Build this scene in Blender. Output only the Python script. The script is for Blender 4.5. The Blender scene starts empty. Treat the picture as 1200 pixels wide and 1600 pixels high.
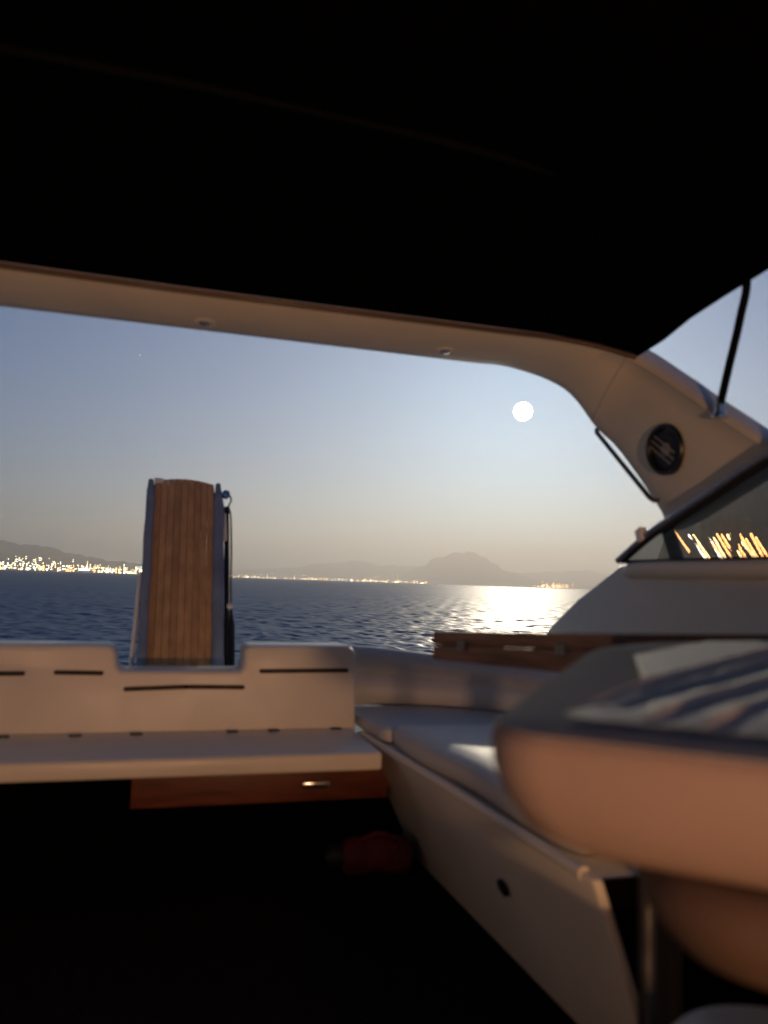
import bpy, bmesh, math, random
import numpy as np
from mathutils import Vector, Matrix

# ------------------------------------------------------------------ camera, sky, moonlight, exposure
S = bpy.context.scene
R = math.radians
EYE = Vector((0, 0, 1.02))
YAW, PITCH, ROLL = R(16), R(5.2), R(1.95)
fw = Vector((math.sin(YAW) * math.cos(PITCH), math.cos(YAW) * math.cos(PITCH), math.sin(PITCH)))
r0 = Vector((math.cos(YAW), -math.sin(YAW), 0)); u0 = r0.cross(fw)
rt = r0 * math.cos(ROLL) + u0 * math.sin(ROLL); up = u0 * math.cos(ROLL) - r0 * math.sin(ROLL)
cam = bpy.data.cameras.new('camera')
cam.sensor_fit = 'VERTICAL'; cam.sensor_height = 34.6; cam.lens = 26.0
cam.clip_start = 0.02; cam.clip_end = 120000
cam.dof.use_dof = True; cam.dof.focus_distance = 60; cam.dof.aperture_fstop = 2.4
co = bpy.data.objects.new('camera', cam); S.collection.objects.link(co)
M = Matrix((rt, up, -fw)).transposed().to_4x4(); M.translation = EYE
co.matrix_world = M
S.camera = co

MOON_AZ, MOON_EL = R(26.15), R(12.79)          # clockwise from +Y, above the horizon
moon_dir = Vector((math.sin(MOON_AZ) * math.cos(MOON_EL), math.cos(MOON_AZ) * math.cos(MOON_EL), math.sin(MOON_EL)))
w = bpy.data.worlds.new('World'); S.world = w; w.use_nodes = True
nt = w.node_tree; bg = nt.nodes['Background']
sky = nt.nodes.new('ShaderNodeTexSky'); sky.sky_type = 'NISHITA'; sky.sun_disc = False
sky.sun_elevation = MOON_EL; sky.sun_rotation = MOON_AZ
sky.air_density = 1.0; sky.dust_density = 0.7; sky.ozone_density = 6.0; sky.altitude = 0
tint = nt.nodes.new('ShaderNodeMix'); tint.data_type = 'RGBA'; tint.blend_type = 'MULTIPLY'; tint.inputs[0].default_value = 1
tint.inputs[7].default_value = (0.70, 0.97, 1.14, 1)            # the night sky's bluer cast, the same all over
nt.links.new(sky.outputs[0], tint.inputs[6]); nt.links.new(tint.outputs[2], bg.inputs[0]); bg.inputs[1].default_value = 0.05
sl = bpy.data.lights.new('moonlight', 'SUN'); sl.energy = 2.1; sl.angle = R(0.6); sl.color = (1.0, 0.85, 0.64)
so = bpy.data.objects.new('moonlight', sl); S.collection.objects.link(so)
# the lamp stands 1.3 degrees below the moon's disc, so that the solid moon does not eclipse it
LEL = MOON_EL - R(1.3)
lamp_dir = Vector((math.sin(MOON_AZ) * math.cos(LEL), math.cos(MOON_AZ) * math.cos(LEL), math.sin(LEL)))
so.rotation_euler = (-lamp_dir).to_track_quat('-Z', 'Y').to_euler(); so.location = moon_dir * 50
S.view_settings.view_transform = 'Standard'; S.view_settings.look = 'None'
S.view_settings.exposure = 0.25; S.view_settings.gamma = 1.0; S.view_settings.use_curve_mapping = False
cy = S.cycles
cy.use_denoising = True; cy.max_bounces = 8; cy.volume_bounces = 0; cy.transparent_max_bounces = 12
cy.caustics_reflective = False; cy.caustics_refractive = False; cy.sample_clamp_indirect = 4.0
random.seed(7); rng = np.random.default_rng(7)

# ------------------------------------------------------------------ helpers
C = S.collection
def mat(name, col, rough=0.5, metal=0.0, noise=0.0, scale=8.0, bump=0.0, bscale=60.0, spec=0.5, stretch=None, coat=0.0, sheen=0.0):
    m = bpy.data.materials.new(name); m.use_nodes = True
    t = m.node_tree; b = t.nodes['Principled BSDF']
    b.inputs['Roughness'].default_value = rough; b.inputs['Metallic'].default_value = metal
    b.inputs['Specular IOR Level'].default_value = spec; b.inputs['Coat Weight'].default_value = coat
    b.inputs['Sheen Weight'].default_value = sheen
    b.inputs['Base Color'].default_value = (*col, 1)
    if noise or bump:
        tc = t.nodes.new('ShaderNodeTexCoord'); mp = t.nodes.new('ShaderNodeMapping')
        t.links.new(tc.outputs['Object'], mp.inputs[0])
        if stretch: mp.inputs['Scale'].default_value = stretch
    if noise:
        n = t.nodes.new('ShaderNodeTexNoise'); n.inputs['Scale'].default_value = scale; n.inputs['Detail'].default_value = 8
        t.links.new(mp.outputs[0], n.inputs['Vector'])
        mr = t.nodes.new('ShaderNodeMapRange'); mr.inputs[1].default_value = 0.3; mr.inputs[2].default_value = 0.7
        mr.inputs[3].default_value = 1 - noise; mr.inputs[4].default_value = 1 + noise
        t.links.new(n.outputs[0], mr.inputs[0])
        mx = t.nodes.new('ShaderNodeMix'); mx.data_type = 'RGBA'; mx.blend_type = 'MULTIPLY'; mx.inputs[0].default_value = 1
        mx.inputs[6].default_value = (*col, 1); t.links.new(mr.outputs[0], mx.inputs[7])
        t.links.new(mx.outputs[2], b.inputs['Base Color'])
        mr2 = t.nodes.new('ShaderNodeMapRange'); mr2.inputs[1].default_value = 0.3; mr2.inputs[2].default_value = 0.7
        mr2.inputs[3].default_value = max(0.02, rough - 0.08); mr2.inputs[4].default_value = min(1, rough + 0.1)
        t.links.new(n.outputs[0], mr2.inputs[0]); t.links.new(mr2.outputs[0], b.inputs['Roughness'])
    if bump:
        n2 = t.nodes.new('ShaderNodeTexNoise'); n2.inputs['Scale'].default_value = bscale; n2.inputs['Detail'].default_value = 4
        t.links.new(mp.outputs[0], n2.inputs['Vector'])
        bp = t.nodes.new('ShaderNodeBump'); bp.inputs['Strength'].default_value = bump; bp.inputs['Distance'].default_value = 0.01
        t.links.new(n2.outputs[0], bp.inputs['Height']); t.links.new(bp.outputs[0], b.inputs['Normal'])
    return m
def emit(name, col, strength):
    m = bpy.data.materials.new(name); m.use_nodes = True
    t = m.node_tree; t.nodes.clear()
    e = t.nodes.new('ShaderNodeEmission'); o = t.nodes.new('ShaderNodeOutputMaterial')
    e.inputs[0].default_value = (*col, 1); e.inputs[1].default_value = strength
    t.links.new(e.outputs[0], o.inputs[0])
    m.cycles.emission_sampling = 'NONE'
    return m
def from_bm(name, bm, m, parent=None, smooth=True, angle=35):
    bmesh.ops.recalc_face_normals(bm, faces=bm.faces)
    me = bpy.data.meshes.new(name); bm.to_mesh(me); bm.free()
    return link(name, me, m, parent, smooth, angle)
def link(name, me, m, parent=None, smooth=True, angle=35):
    if smooth:
        me.shade_smooth() if hasattr(me, 'shade_smooth') else None
        try: me.set_sharp_from_angle(angle=R(angle))
        except Exception: pass
    if m is not None: me.materials.append(m)
    o = bpy.data.objects.new(name, me); C.objects.link(o)
    if parent is not None: o.parent = parent
    return o
def tag(o, label=None, cat=None, group=None, kind=None):
    if label: o['label'] = label
    if cat: o['category'] = cat
    if group: o['group'] = group
    if kind: o['kind'] = kind
    return o
def empty(name, label, cat, group=None):
    o = bpy.data.objects.new(name, None); o.empty_display_size = 0.1; C.objects.link(o)
    return tag(o, label, cat, group)
def box_bm(lo, hi, bev=0.0, seg=2):
    bm = bmesh.new(); bmesh.ops.create_cube(bm, size=1)
    lo, hi = Vector(lo), Vector(hi)
    for v in bm.verts: v.co = Vector([lo[i] + (v.co[i] + .5) * (hi[i] - lo[i]) for i in range(3)])
    if bev: bmesh.ops.bevel(bm, geom=list(bm.edges), offset=bev, segments=seg, profile=0.5, affect='EDGES')
    return bm
def hexa_bm(p, bev=0.0, seg=2):
    # p: 4 bottom points then 4 top points, same winding
    bm = bmesh.new(); v = [bm.verts.new(q) for q in p]
    for f in ((3,2,1,0), (4,5,6,7), (0,1,5,4), (1,2,6,5), (2,3,7,6), (3,0,4,7)): bm.faces.new([v[i] for i in f])
    bmesh.ops.recalc_face_normals(bm, faces=bm.faces)
    if bev: bmesh.ops.bevel(bm, geom=list(bm.edges), offset=bev, segments=seg, profile=0.5, affect='EDGES')
    return bm
def prism_bm(poly, d0, d1, fn, bev=0.0, seg=2):
    # polygon of 2D points pushed from d0 to d1; fn(a, b, d) gives the 3D point
    bm = bmesh.new()
    a = [bm.verts.new(fn(x, y, d0)) for x, y in poly]; b = [bm.verts.new(fn(x, y, d1)) for x, y in poly]
    n = len(poly); bm.faces.new(a); bm.faces.new(list(reversed(b)))
    for i in range(n): bm.faces.new((a[i], b[i], b[(i+1) % n], a[(i+1) % n]))
    bmesh.ops.recalc_face_normals(bm, faces=bm.faces)
    if bev: bmesh.ops.bevel(bm, geom=list(bm.edges), offset=bev, segments=seg, profile=0.5, affect='EDGES')
    return bm
def spline(pts, n=8):
    pts = [np.array(p, float) for p in pts]; out = []
    P = [2*pts[0]-pts[1]] + pts + [2*pts[-1]-pts[-2]]
    for i in range(1, len(P)-2):
        for k in range(n):
            t = k / n; a, b, c, d = P[i-1], P[i], P[i+1], P[i+2]
            out.append(0.5*((2*b)+(c-a)*t+(2*a-5*b+4*c-d)*t*t+(3*b-a-3*c+d)*t**3))
    out.append(pts[-1]); return out
def tube_bm(path, rad, sides=10, bm=None):
    bm = bm or bmesh.new(); path = [Vector(p) for p in path]; rings = []; ref = None
    for i, p in enumerate(path):
        t = (path[min(i+1, len(path)-1)] - path[max(i-1, 0)]).normalized()
        if ref is None: ref = t.orthogonal().normalized()
        ref = (ref - t * ref.dot(t)).normalized(); bi = t.cross(ref)
        rr = rad[i] if isinstance(rad, (list, tuple)) else rad
        rings.append([bm.verts.new(p + (ref*math.cos(a) + bi*math.sin(a))*rr) for a in (2*math.pi*k/sides for k in range(sides))])
    for i in range(len(rings)-1):
        for k in range(sides): bm.faces.new((rings[i][k], rings[i][(k+1)%sides], rings[i+1][(k+1)%sides], rings[i+1][k]))
    bm.faces.new(list(reversed(rings[0]))); bm.faces.new(rings[-1])
    return bm
def loft_bm(rings, cap=True, bm=None):
    bm = bm or bmesh.new(); vs = [[bm.verts.new(p) for p in r] for r in rings]; n = len(rings[0])
    for i in range(len(vs)-1):
        for k in range(n): bm.faces.new((vs[i][k], vs[i][(k+1)%n], vs[i+1][(k+1)%n], vs[i+1][k]))
    if cap: bm.faces.new(list(reversed(vs[0]))); bm.faces.new(vs[-1])
    return bm
def disc_bm(c, n, prof, sides=28):
    # lathe: prof = [(radius, height along n)]
    c, n = Vector(c), Vector(n).normalized(); a = n.orthogonal().normalized(); b = n.cross(a)
    return loft_bm([[c + n*h + (a*math.cos(t) + b*math.sin(t))*max(r, 1e-4) for t in (2*math.pi*k/sides for k in range(sides))] for r, h in prof])
def grid_obj(name, P, m, parent=None, kind=None, closed_u=False):
    nu, nv = P.shape[0], P.shape[1]
    idx = np.arange(nu*nv).reshape(nu, nv)
    if closed_u: idx = np.vstack([idx, idx[:1]])
    q = np.stack([idx[:-1, :-1], idx[1:, :-1], idx[1:, 1:], idx[:-1, 1:]], -1).reshape(-1, 4)
    me = bpy.data.meshes.new(name)
    me.vertices.add(nu*nv); me.vertices.foreach_set('co', P.reshape(-1).astype(np.float32))
    me.loops.add(q.size); me.loops.foreach_set('vertex_index', q.reshape(-1).astype(np.int32))
    me.polygons.add(len(q)); me.polygons.foreach_set('loop_start', np.arange(0, q.size, 4, dtype=np.int32))
    me.update(calc_edges=True); me.validate()
    return link(name, me, m, parent, True, 180)

# ------------------------------------------------------------------ materials
gel = mat('white_gelcoat', (0.80, 0.74, 0.62), 0.38, noise=0.05, scale=5, bump=0.03, bscale=25)
gel_in = mat('cream_gelcoat', (0.80, 0.74, 0.61), 0.42, noise=0.06, scale=4, bump=0.03, bscale=20)
vinyl = mat('pale_vinyl', (0.58, 0.56, 0.52), 0.5, noise=0.07, scale=6, bump=0.08, bscale=90)
padded = mat('cushion_fabric', (0.38, 0.275, 0.225), 0.85, noise=0.08, scale=5, bump=0.12, bscale=140, spec=0.15)
linen = mat('white_linen', (0.80, 0.77, 0.72), 0.8, noise=0.08, scale=40, bump=0.35, bscale=120, sheen=0.2)
teak = mat('teak', (0.46, 0.27, 0.125), 0.55, noise=0.2, scale=6, bump=0.15, bscale=30, stretch=(6, 6, 0.7))
teak2 = mat('teak_dark_strip', (0.39, 0.22, 0.10), 0.6, noise=0.2, scale=6, bump=0.15, bscale=30, stretch=(6, 6, 0.7))
tablewood = mat('table_wood', (0.33, 0.18, 0.11), 0.5, noise=0.4, scale=9, bump=0.12, bscale=40, stretch=(1.2, 1.2, 9))
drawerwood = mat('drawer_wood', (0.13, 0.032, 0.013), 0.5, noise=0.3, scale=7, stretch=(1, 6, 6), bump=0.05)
blue = mat('blue_canvas', (0.17, 0.22, 0.33), 0.7, noise=0.2, scale=10, bump=0.2, bscale=150)
chrome = mat('steel', (0.62, 0.62, 0.62), 0.22, 1.0, noise=0.05, scale=20)
dsteel = mat('dark_steel', (0.14, 0.14, 0.14), 0.35, 0.9, noise=0.1, scale=20)
rubber = mat('black_rubber', (0.008, 0.008, 0.008), 0.6, noise=0.2, scale=30)
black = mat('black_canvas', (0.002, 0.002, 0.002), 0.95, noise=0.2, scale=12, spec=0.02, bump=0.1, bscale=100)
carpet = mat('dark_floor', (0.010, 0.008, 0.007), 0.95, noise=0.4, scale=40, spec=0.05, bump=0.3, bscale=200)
redcloth = mat('red_cloth', (0.13, 0.010, 0.009), 0.7, noise=0.25, scale=14, bump=0.3, bscale=60)
cone_m = mat('speaker_black', (0.012, 0.012, 0.013), 0.35, noise=0.1, scale=30)
cone_g = mat('speaker_grey', (0.34, 0.34, 0.34), 0.4, noise=0.1, scale=30)
rock = mat('hill_scrub', (0.055, 0.060, 0.045), 0.95, noise=0.4, scale=0.004, spec=0.1)
wallm = mat('house_wall', (0.25, 0.22, 0.18), 0.9, noise=0.15, scale=0.2)
white = mat('white_paint', (0.75, 0.74, 0.70), 0.4, noise=0.05, scale=10)

# ------------------------------------------------------------------ sea
def make_sea():
    rad = np.concatenate([np.geomspace(1.0, 16, 60)[:-1], np.geomspace(16, 220, 720)[:-1], np.geomspace(220, 13500, 230)])
    az = np.concatenate([np.radians(np.arange(-16, 48, 0.105)), np.radians(np.arange(48, 343.9, 2.5))])
    A, Rr = np.meshgrid(az, rad, indexing='ij')
    X, Y = Rr*np.sin(A), Rr*np.cos(A)
    dr = np.gradient(rad)[None, :]
    Z = np.zeros_like(X); lost = np.zeros(len(rad)); wind = R(205)
    K = 64
    for k in range(K):
        lam = 0.16 * (2.6/0.16) ** ((k + rng.random()) / K)
        th = wind + rng.normal(0, 1.05)
        slope = 0.040 * (1.0 if lam < 0.8 else (0.8/lam) ** 0.9)
        kk = 2*math.pi/lam; amp = slope/kk
        keep = np.clip((lam/(dr*2.6) - 1.0), 0, 1)
        keep = keep * keep * (3 - 2*keep)
        lost += 0.5*slope**2*(1 - keep[0]**2)
        ph = rng.random()*6.283
        kx, ky = kk*math.sin(th), kk*math.cos(th)
        Z += amp*keep*np.sin(kx*X + ky*Y + ph + 0.6*np.sin(0.11*kx*Y - 0.13*ky*X + 2*ph))
    P = np.stack([X, Y, Z - 0.80], -1)
    m = bpy.data.materials.new('sea_water'); m.use_nodes = True
    t = m.node_tree; b = t.nodes['Principled BSDF']
    b.inputs['Base Color'].default_value = (0.085, 0.15, 0.215, 1); b.inputs['IOR'].default_value = 1.333
    at = t.nodes.new('ShaderNodeAttribute'); at.attribute_name = 'ripple'
    t.links.new(at.outputs['Fac'], b.inputs['Roughness'])
    tc = t.nodes.new('ShaderNodeTexCoord'); n = t.nodes.new('ShaderNodeTexNoise')
    n.inputs['Scale'].default_value = 5.0; n.inputs['Detail'].default_value = 5
    t.links.new(tc.outputs['Object'], n.inputs['Vector'])
    bp = t.nodes.new('ShaderNodeBump'); bp.inputs['Strength'].default_value = 0.5; bp.inputs['Distance'].default_value = 0.03
    t.links.new(n.outputs[0], bp.inputs['Height']); t.links.new(bp.outputs[0], b.inputs['Normal'])
    o = grid_obj('sea', P, m, closed_u=True)
    a = o.data.attributes.new('ripple', 'FLOAT', 'POINT')
    alpha2 = 0.005 + 2.4*lost
    rough = np.sqrt(np.sqrt(alpha2))
    a.data.foreach_set('value', np.repeat(rough[None, :], len(az), 0).reshape(-1).astype(np.float32))
    tag(o, kind='structure')
make_sea()

# ------------------------------------------------------------------ far hills
def hills(name, prof, r_shore, r_ridge, r_back, seed, soft=9):
    az = np.arange(prof[0][0], prof[-1][0], 0.07); el = np.interp(az, [p[0] for p in prof], [p[1] for p in prof])
    g = np.random.default_rng(seed)
    # soften corners of the profile and add small bumps along the ridge
    kern = np.hanning(soft + 2)[1:-1]; kern /= kern.sum(); el = np.convolve(np.pad(el, soft//2, mode='edge'), kern, 'valid')
    for f in (3.1, 6.7, 13.0, 27.0): el = el + np.minimum(el, 0.8)*0.15/np.sqrt(f)*np.sin(np.radians(az)*f*57.3/3 + g.random()*6.28)
    rr = np.concatenate([np.linspace(r_shore, r_ridge, 26), np.linspace(r_ridge, r_back, 12)[1:]])
    s = np.where(rr <= r_ridge, ((rr-r_shore)/(r_ridge-r_shore)), 1-((rr-r_ridge)/(r_back-r_ridge)))
    A, RR = np.meshgrid(np.radians(az), rr, indexing='ij')
    hgt = np.tan(np.radians(el))[:, None]*r_ridge*(np.clip(s, 0, 1)**1.25)[None, :]
    gul = 1 + 0.16*np.sin(A*210 + 3*np.sin(RR*0.004))*np.sin(RR*0.006 + A*60)*np.clip(1-np.abs(s[None, :]-.5)*2, 0, 1)
    Z = hgt*gul - 0.9 + 0.0*RR
    Z[:, 0] = -6; Z[:, -1] = -6; Z[0, :] = -6; Z[-1, :] = -6
    P = np.stack([RR*np.sin(A), RR*np.cos(A), Z], -1)
    o = grid_obj(name, P, rock); tag(o, kind='structure')
    def ground(azd, frac):
        e = np.interp(azd, az, el); r = r_shore + frac*(r_ridge-r_shore)
        return r, math.tan(R(float(e)))*r_ridge*frac**1.25 - 0.9
    return ground
left_ground = hills('hill', [(-34, 2.4), (-20, 2.7), (-13, 2.3), (-10.4, 1.95), (-8, 1.62), (-5, 1.15), (-1.4, 0.62), (2.5, 0.25), (4.6, 0.04)], 4000, 5600, 7500, 1)
mid_ground = hills('coast_range', [(3.0, 0.1), (5.2, 0.45), (8, 0.75), (10, 1.0), (12.5, 1.25), (14.2, 1.55), (15.0, 1.5), (16.0, 1.25), (17.6, 1.2), (19.6, 1.3), (22, 1.1), (25, 1.0), (27.5, 1.15), (29.5, 1.25), (32, 1.2), (36, 0.9), (40, 0.3)], 8600, 12000, 13300, 2)
peak_ground = hills('mountain', [(16.6, 0.02), (18.0, 0.85), (18.8, 1.25), (19.3, 1.5), (19.8, 1.95), (20.3, 1.88), (20.9, 2.08), (21.4, 2.32), (21.8, 2.28), (22.3, 2.52), (22.8, 2.44), (23.2, 2.2), (23.6, 2.14), (24.0, 1.75), (24.5, 1.6), (25.2, 1.1), (26.0, 0.85), (26.8, 0.6), (28.2, 0.05)], 8900, 9700, 10800, 5, 5)
right_ground = hills('headland', [(33.0, 0.05), (34.6, 0.6), (35.6, 2.2), (36.6, 5.2), (38, 7.2), (40, 8.6), (43, 9.4), (50, 9.6), (62, 5.0)], 2400, 3000, 3700, 3)

# ------------------------------------------------------------------ houses along the shore
lit_cols = {'white': ((1.0, 0.88, 0.60), 11), 'yellow': ((1.0, 0.70, 0.30), 10), 'orange': ((1.0, 0.45, 0.14), 9), 'pale_green': ((0.80, 0.95, 0.62), 8)}
lit_m = {k: emit('lit_windows_' + k, c, s) for k, (c, s) in lit_cols.items()}
def house_mesh(wd, dp, ht, rows, cols, m):
    bm = box_bm((-wd/2, 0, 0), (wd/2, dp, ht))
    for f in bm.faces: f.material_index = 0
    px, pz = wd/cols, ht/rows
    for i in range(cols):
        for j in range(rows):
            if random.random() < 0.12: continue
            x0, z0 = -wd/2 + px*(i+.14), pz*(j+.18)
            vs = [bm.verts.new(p) for p in ((x0, -.15, z0), (x0+px*.72, -.15, z0), (x0+px*.72, -.15, z0+pz*.64), (x0, -.15, z0+pz*.64))]
            bm.faces.new(vs).material_index = 1
    # low pitched roof
    a = [bm.verts.new(p) for p in ((-wd/2-.5, -.5, ht), (wd/2+.5, -.5, ht), (wd/2+.5, dp+.5, ht), (-wd/2-.5, dp+.5, ht), (-wd/2, dp/2, ht+2.2), (wd/2, dp/2, ht+2.2))]
    for f in ((0,1,5,4), (2,3,4,5), (1,2,5), (3,0,4)): bm.faces.new([a[i] for i in f]).material_index = 0
    me = bpy.data.meshes.new('lit_building'); bm.to_mesh(me); bm.free()
    me.materials.append(wallm); me.materials.append(lit_m[m])
    return me
protos = {}
for k in lit_cols:
    protos[k] = [house_mesh(9, 10, 14, 3, 2, k), house_mesh(7, 8, 18, 4, 1, k), house_mesh(13, 10, 9, 2, 3, k), house_mesh(6, 7, 7, 1, 1, k)]
def put_house(azd, r, z, kind, sc, label, group, idx=None):
    me = (far_protos if r > 8000 else protos)[kind][random.randrange(4) if idx is None else idx]
    o = bpy.data.objects.new('lit_building', me); C.objects.link(o)
    a = R(azd); o.location = (r*math.sin(a), r*math.cos(a), z); o.rotation_euler = (0, 0, -a + random.uniform(-.3, .3)); o.scale = (sc, sc, sc)
    tag(o, {'white': 'white-lit ', 'yellow': 'yellow-lit ', 'orange': 'orange-lit ', 'pale_green': 'greenish-lit '}[kind] + label, 'building', group)
    return o
far_m = {k: emit('far_lit_windows_' + k, c, s_*2.2) for k, (c, s_) in lit_cols.items()}
far_protos = {}
for k in lit_cols:
    far_protos[k] = [me.copy() for me in protos[k]]
    for me in far_protos[k]: me.materials[1] = far_m[k]
def pick(ws): return random.choices(list(lit_cols), ws)[0]
# the dense town on the left: a row on the waterfront, then streets up the slope
L1 = 'building in the waterfront row of the left-hand shore town'
L2 = 'small building on the slope above the left-hand waterfront'
for i in range(62):
    azd = -14.5 + 15.6*(i + random.uniform(-.3, .3))/62
    put_house(azd, 3985, -0.8, pick((5, 4, 3, 1)), random.uniform(1.2, 1.8), L1, 'waterfront buildings of the left-hand town')
for i in range(105):
    azd = random.uniform(-14, 1.6)
    fr = random.uniform(0.04, 0.42 if azd < -6 else 0.5)
    r, z = left_ground(azd, fr)
    put_house(azd, r - 6, z + 1, pick((5, 4, 1, 3)), random.uniform(0.8, 1.35), L2, 'hillside buildings of the left-hand town', random.choice((0, 1, 1, 3)))
L3 = 'tiny building in the thin line along the far middle shore'
L4 = 'tiny building scattered on the slope above the far middle shore'
for i in range(58):
    azd = 2.6 + 17.0*(i + random.uniform(-.4, .4))/58
    put_house(azd, 8560, -0.8, pick((4, 5, 2, 1)), random.uniform(1.2, 2.0), L3, 'buildings along the far middle shore')
for azc, fr, n, sp in ((7.6, .42, 5, .7), (9.2, .30, 5, .45), (10.2, .25, 4, .4), (12.5, .08, 9, 1.3), (15, .07, 9, 1.2), (16.5, .28, 6, 1.0), (17.2, .36, 4, 0.5), (18.4, .07, 7, .8)):
    for i in range(n):
        azd = azc + random.uniform(-sp, sp); r, z = mid_ground(azd, max(.02, fr + random.uniform(-.03, .03)))
        put_house(azd, r - 6, z + 2, pick((4, 5, 1, 1)), random.uniform(0.9, 1.6), L4, 'buildings above the far middle shore', random.choice((0, 3, 3)))
L5 = 'building in the bright cluster below the mountain beside the moon glitter'
for i in range(30):
    azd = random.gauss(28.4, 0.65); fr = abs(random.gauss(0, .14)) + .01
    azd = min(max(azd, 26.3), 29.9)
    r, z = mid_ground(azd, fr)
    put_house(azd, min(r - 6, 8570) if fr < .03 else r - 6, z + 2, pick((1, 4, 5, 0)), random.uniform(1.2, 2.0), L5, 'buildings of the shore cluster beside the moon glitter', random.choice((0, 1, 3)))
for i in range(9):
    azd = random.uniform(25.2, 29.8); r, z = mid_ground(azd, random.uniform(.4, .62))
    put_house(azd, r - 6, z + 3, pick((4, 3, 0, 0)), random.uniform(0.8, 1.3), 'tiny building high on the slope above the orange shore cluster', 'buildings high above the shore cluster', 3)

# the countless smaller lights between the buildings of the left-hand town and along the far shore: one mass
def light_mass(name, spots, m):
    bm = bmesh.new()
    for azd, r, z, sz in spots:
        a_ = R(azd); c = Vector((r*math.sin(a_), r*math.cos(a_), z)); b_ = bmesh.ops.create_cube(bm, size=1.0)
        for v in b_['verts']: v.co = c + Vector((v.co.x*sz, v.co.y*sz, v.co.z*sz*1.3))
    o = from_bm(name, bm, m, None, False); tag(o, kind='stuff'); return o
sp1, sp2 = [], []
for i in range(420):
    azd = random.uniform(-15, 2.2); fr_ = abs(random.gauss(0, .2)) + .01
    if fr_ > .5: continue
    r, z = left_ground(azd, fr_); (sp1 if i % 3 else sp2).append((azd, r - 14, z + 6, random.uniform(2.2, 4.6)))
sp3 = [(random.uniform(2.6, 19.6), 8550, random.uniform(0, 9) + 14*(random.random() < .15), random.uniform(4, 7)) for i in range(60)] + [(random.gauss(28.3, .7), 8548, abs(random.gauss(0, 14)), random.uniform(4, 7)) for i in range(26)]
light_mass('town_lights', sp3, far_m['yellow'])
light_mass('town_lights', sp1, lit_m['white']); light_mass('town_lights', sp2, lit_m['yellow'])

# ------------------------------------------------------------------ floodlit ship moored by the left town
ship = empty('ship', 'floodlit white ship moored at the left-hand waterfront', 'ship')
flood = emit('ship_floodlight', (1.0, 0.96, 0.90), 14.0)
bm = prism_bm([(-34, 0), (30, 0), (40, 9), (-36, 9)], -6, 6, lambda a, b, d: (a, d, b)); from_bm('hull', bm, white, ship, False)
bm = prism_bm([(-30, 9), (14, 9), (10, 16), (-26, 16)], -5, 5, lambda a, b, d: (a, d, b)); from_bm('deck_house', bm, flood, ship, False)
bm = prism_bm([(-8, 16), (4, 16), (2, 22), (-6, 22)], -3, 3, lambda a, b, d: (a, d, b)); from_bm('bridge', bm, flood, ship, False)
a = R(-4.95); ship.location = (3940*math.sin(a), 3940*math.cos(a), -1.2); ship.rotation_euler = (0, 0, -a)

# ------------------------------------------------------------------ added glowing rows standing in for light streaks reflected in the side window
streaks = [(36.55, 4.50, 37.75, 3.15, 'orange', 'narrow orange modelled light streak, leftmost behind the side window'),
           (37.7, 3.9, 38.75, 2.75, 'white', 'whitish slanting modelled light streak, second from left behind the side window'),
           (38.0, 3.85, 39.0, 2.75, 'yellow', 'yellow slanting modelled light streak, third from left behind the side window'),
           (39.0, 3.7, 39.8, 2.65, 'white', 'whitish slanting modelled light streak, fourth from left behind the side window'),
           (39.3, 3.7, 40.1, 2.6, 'yellow', 'yellow slanting modelled light streak near the middle of the side window'),
           (39.5, 3.95, 40.5, 2.6, 'orange', 'long orange slanting modelled light streak near the middle of the side window'),
           (39.8, 3.9, 40.6, 2.9, 'orange', 'shorter orange modelled light streak just right of the middle of the side window'),
           (40.15, 3.9, 41.0, 2.8, 'yellow', 'yellow slanting modelled light streak right of the middle of the side window'),
           (40.6, 3.6, 41.4, 2.6, 'orange', 'orange slanting modelled light streak, fourth from the right picture edge'),
           (40.9, 3.95, 41.7, 2.9, 'orange', 'orange slanting modelled light streak, third from the right picture edge'),
           (41.3, 3.6, 42.0, 2.8, 'orange', 'orange slanting modelled light streak, second from the right picture edge'),
           (39.15, 3.4, 39.75, 2.9, 'orange', 'short orange modelled light streak between the two whitish ones right of the mullion'),
           (40.35, 3.95, 41.2, 2.9, 'orange', 'dim orange modelled light streak in the dense part of the side window'),
           (41.05, 3.4, 41.9, 2.8, 'yellow', 'yellow modelled light streak near the right picture edge'),
           (41.6, 3.95, 42.3, 2.9, 'orange', 'tall orange modelled light streak near the right picture edge'),
           (41.9, 3.7, 42.6, 2.9, 'orange', 'orange slanting modelled light streak at the right picture edge')]
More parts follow.
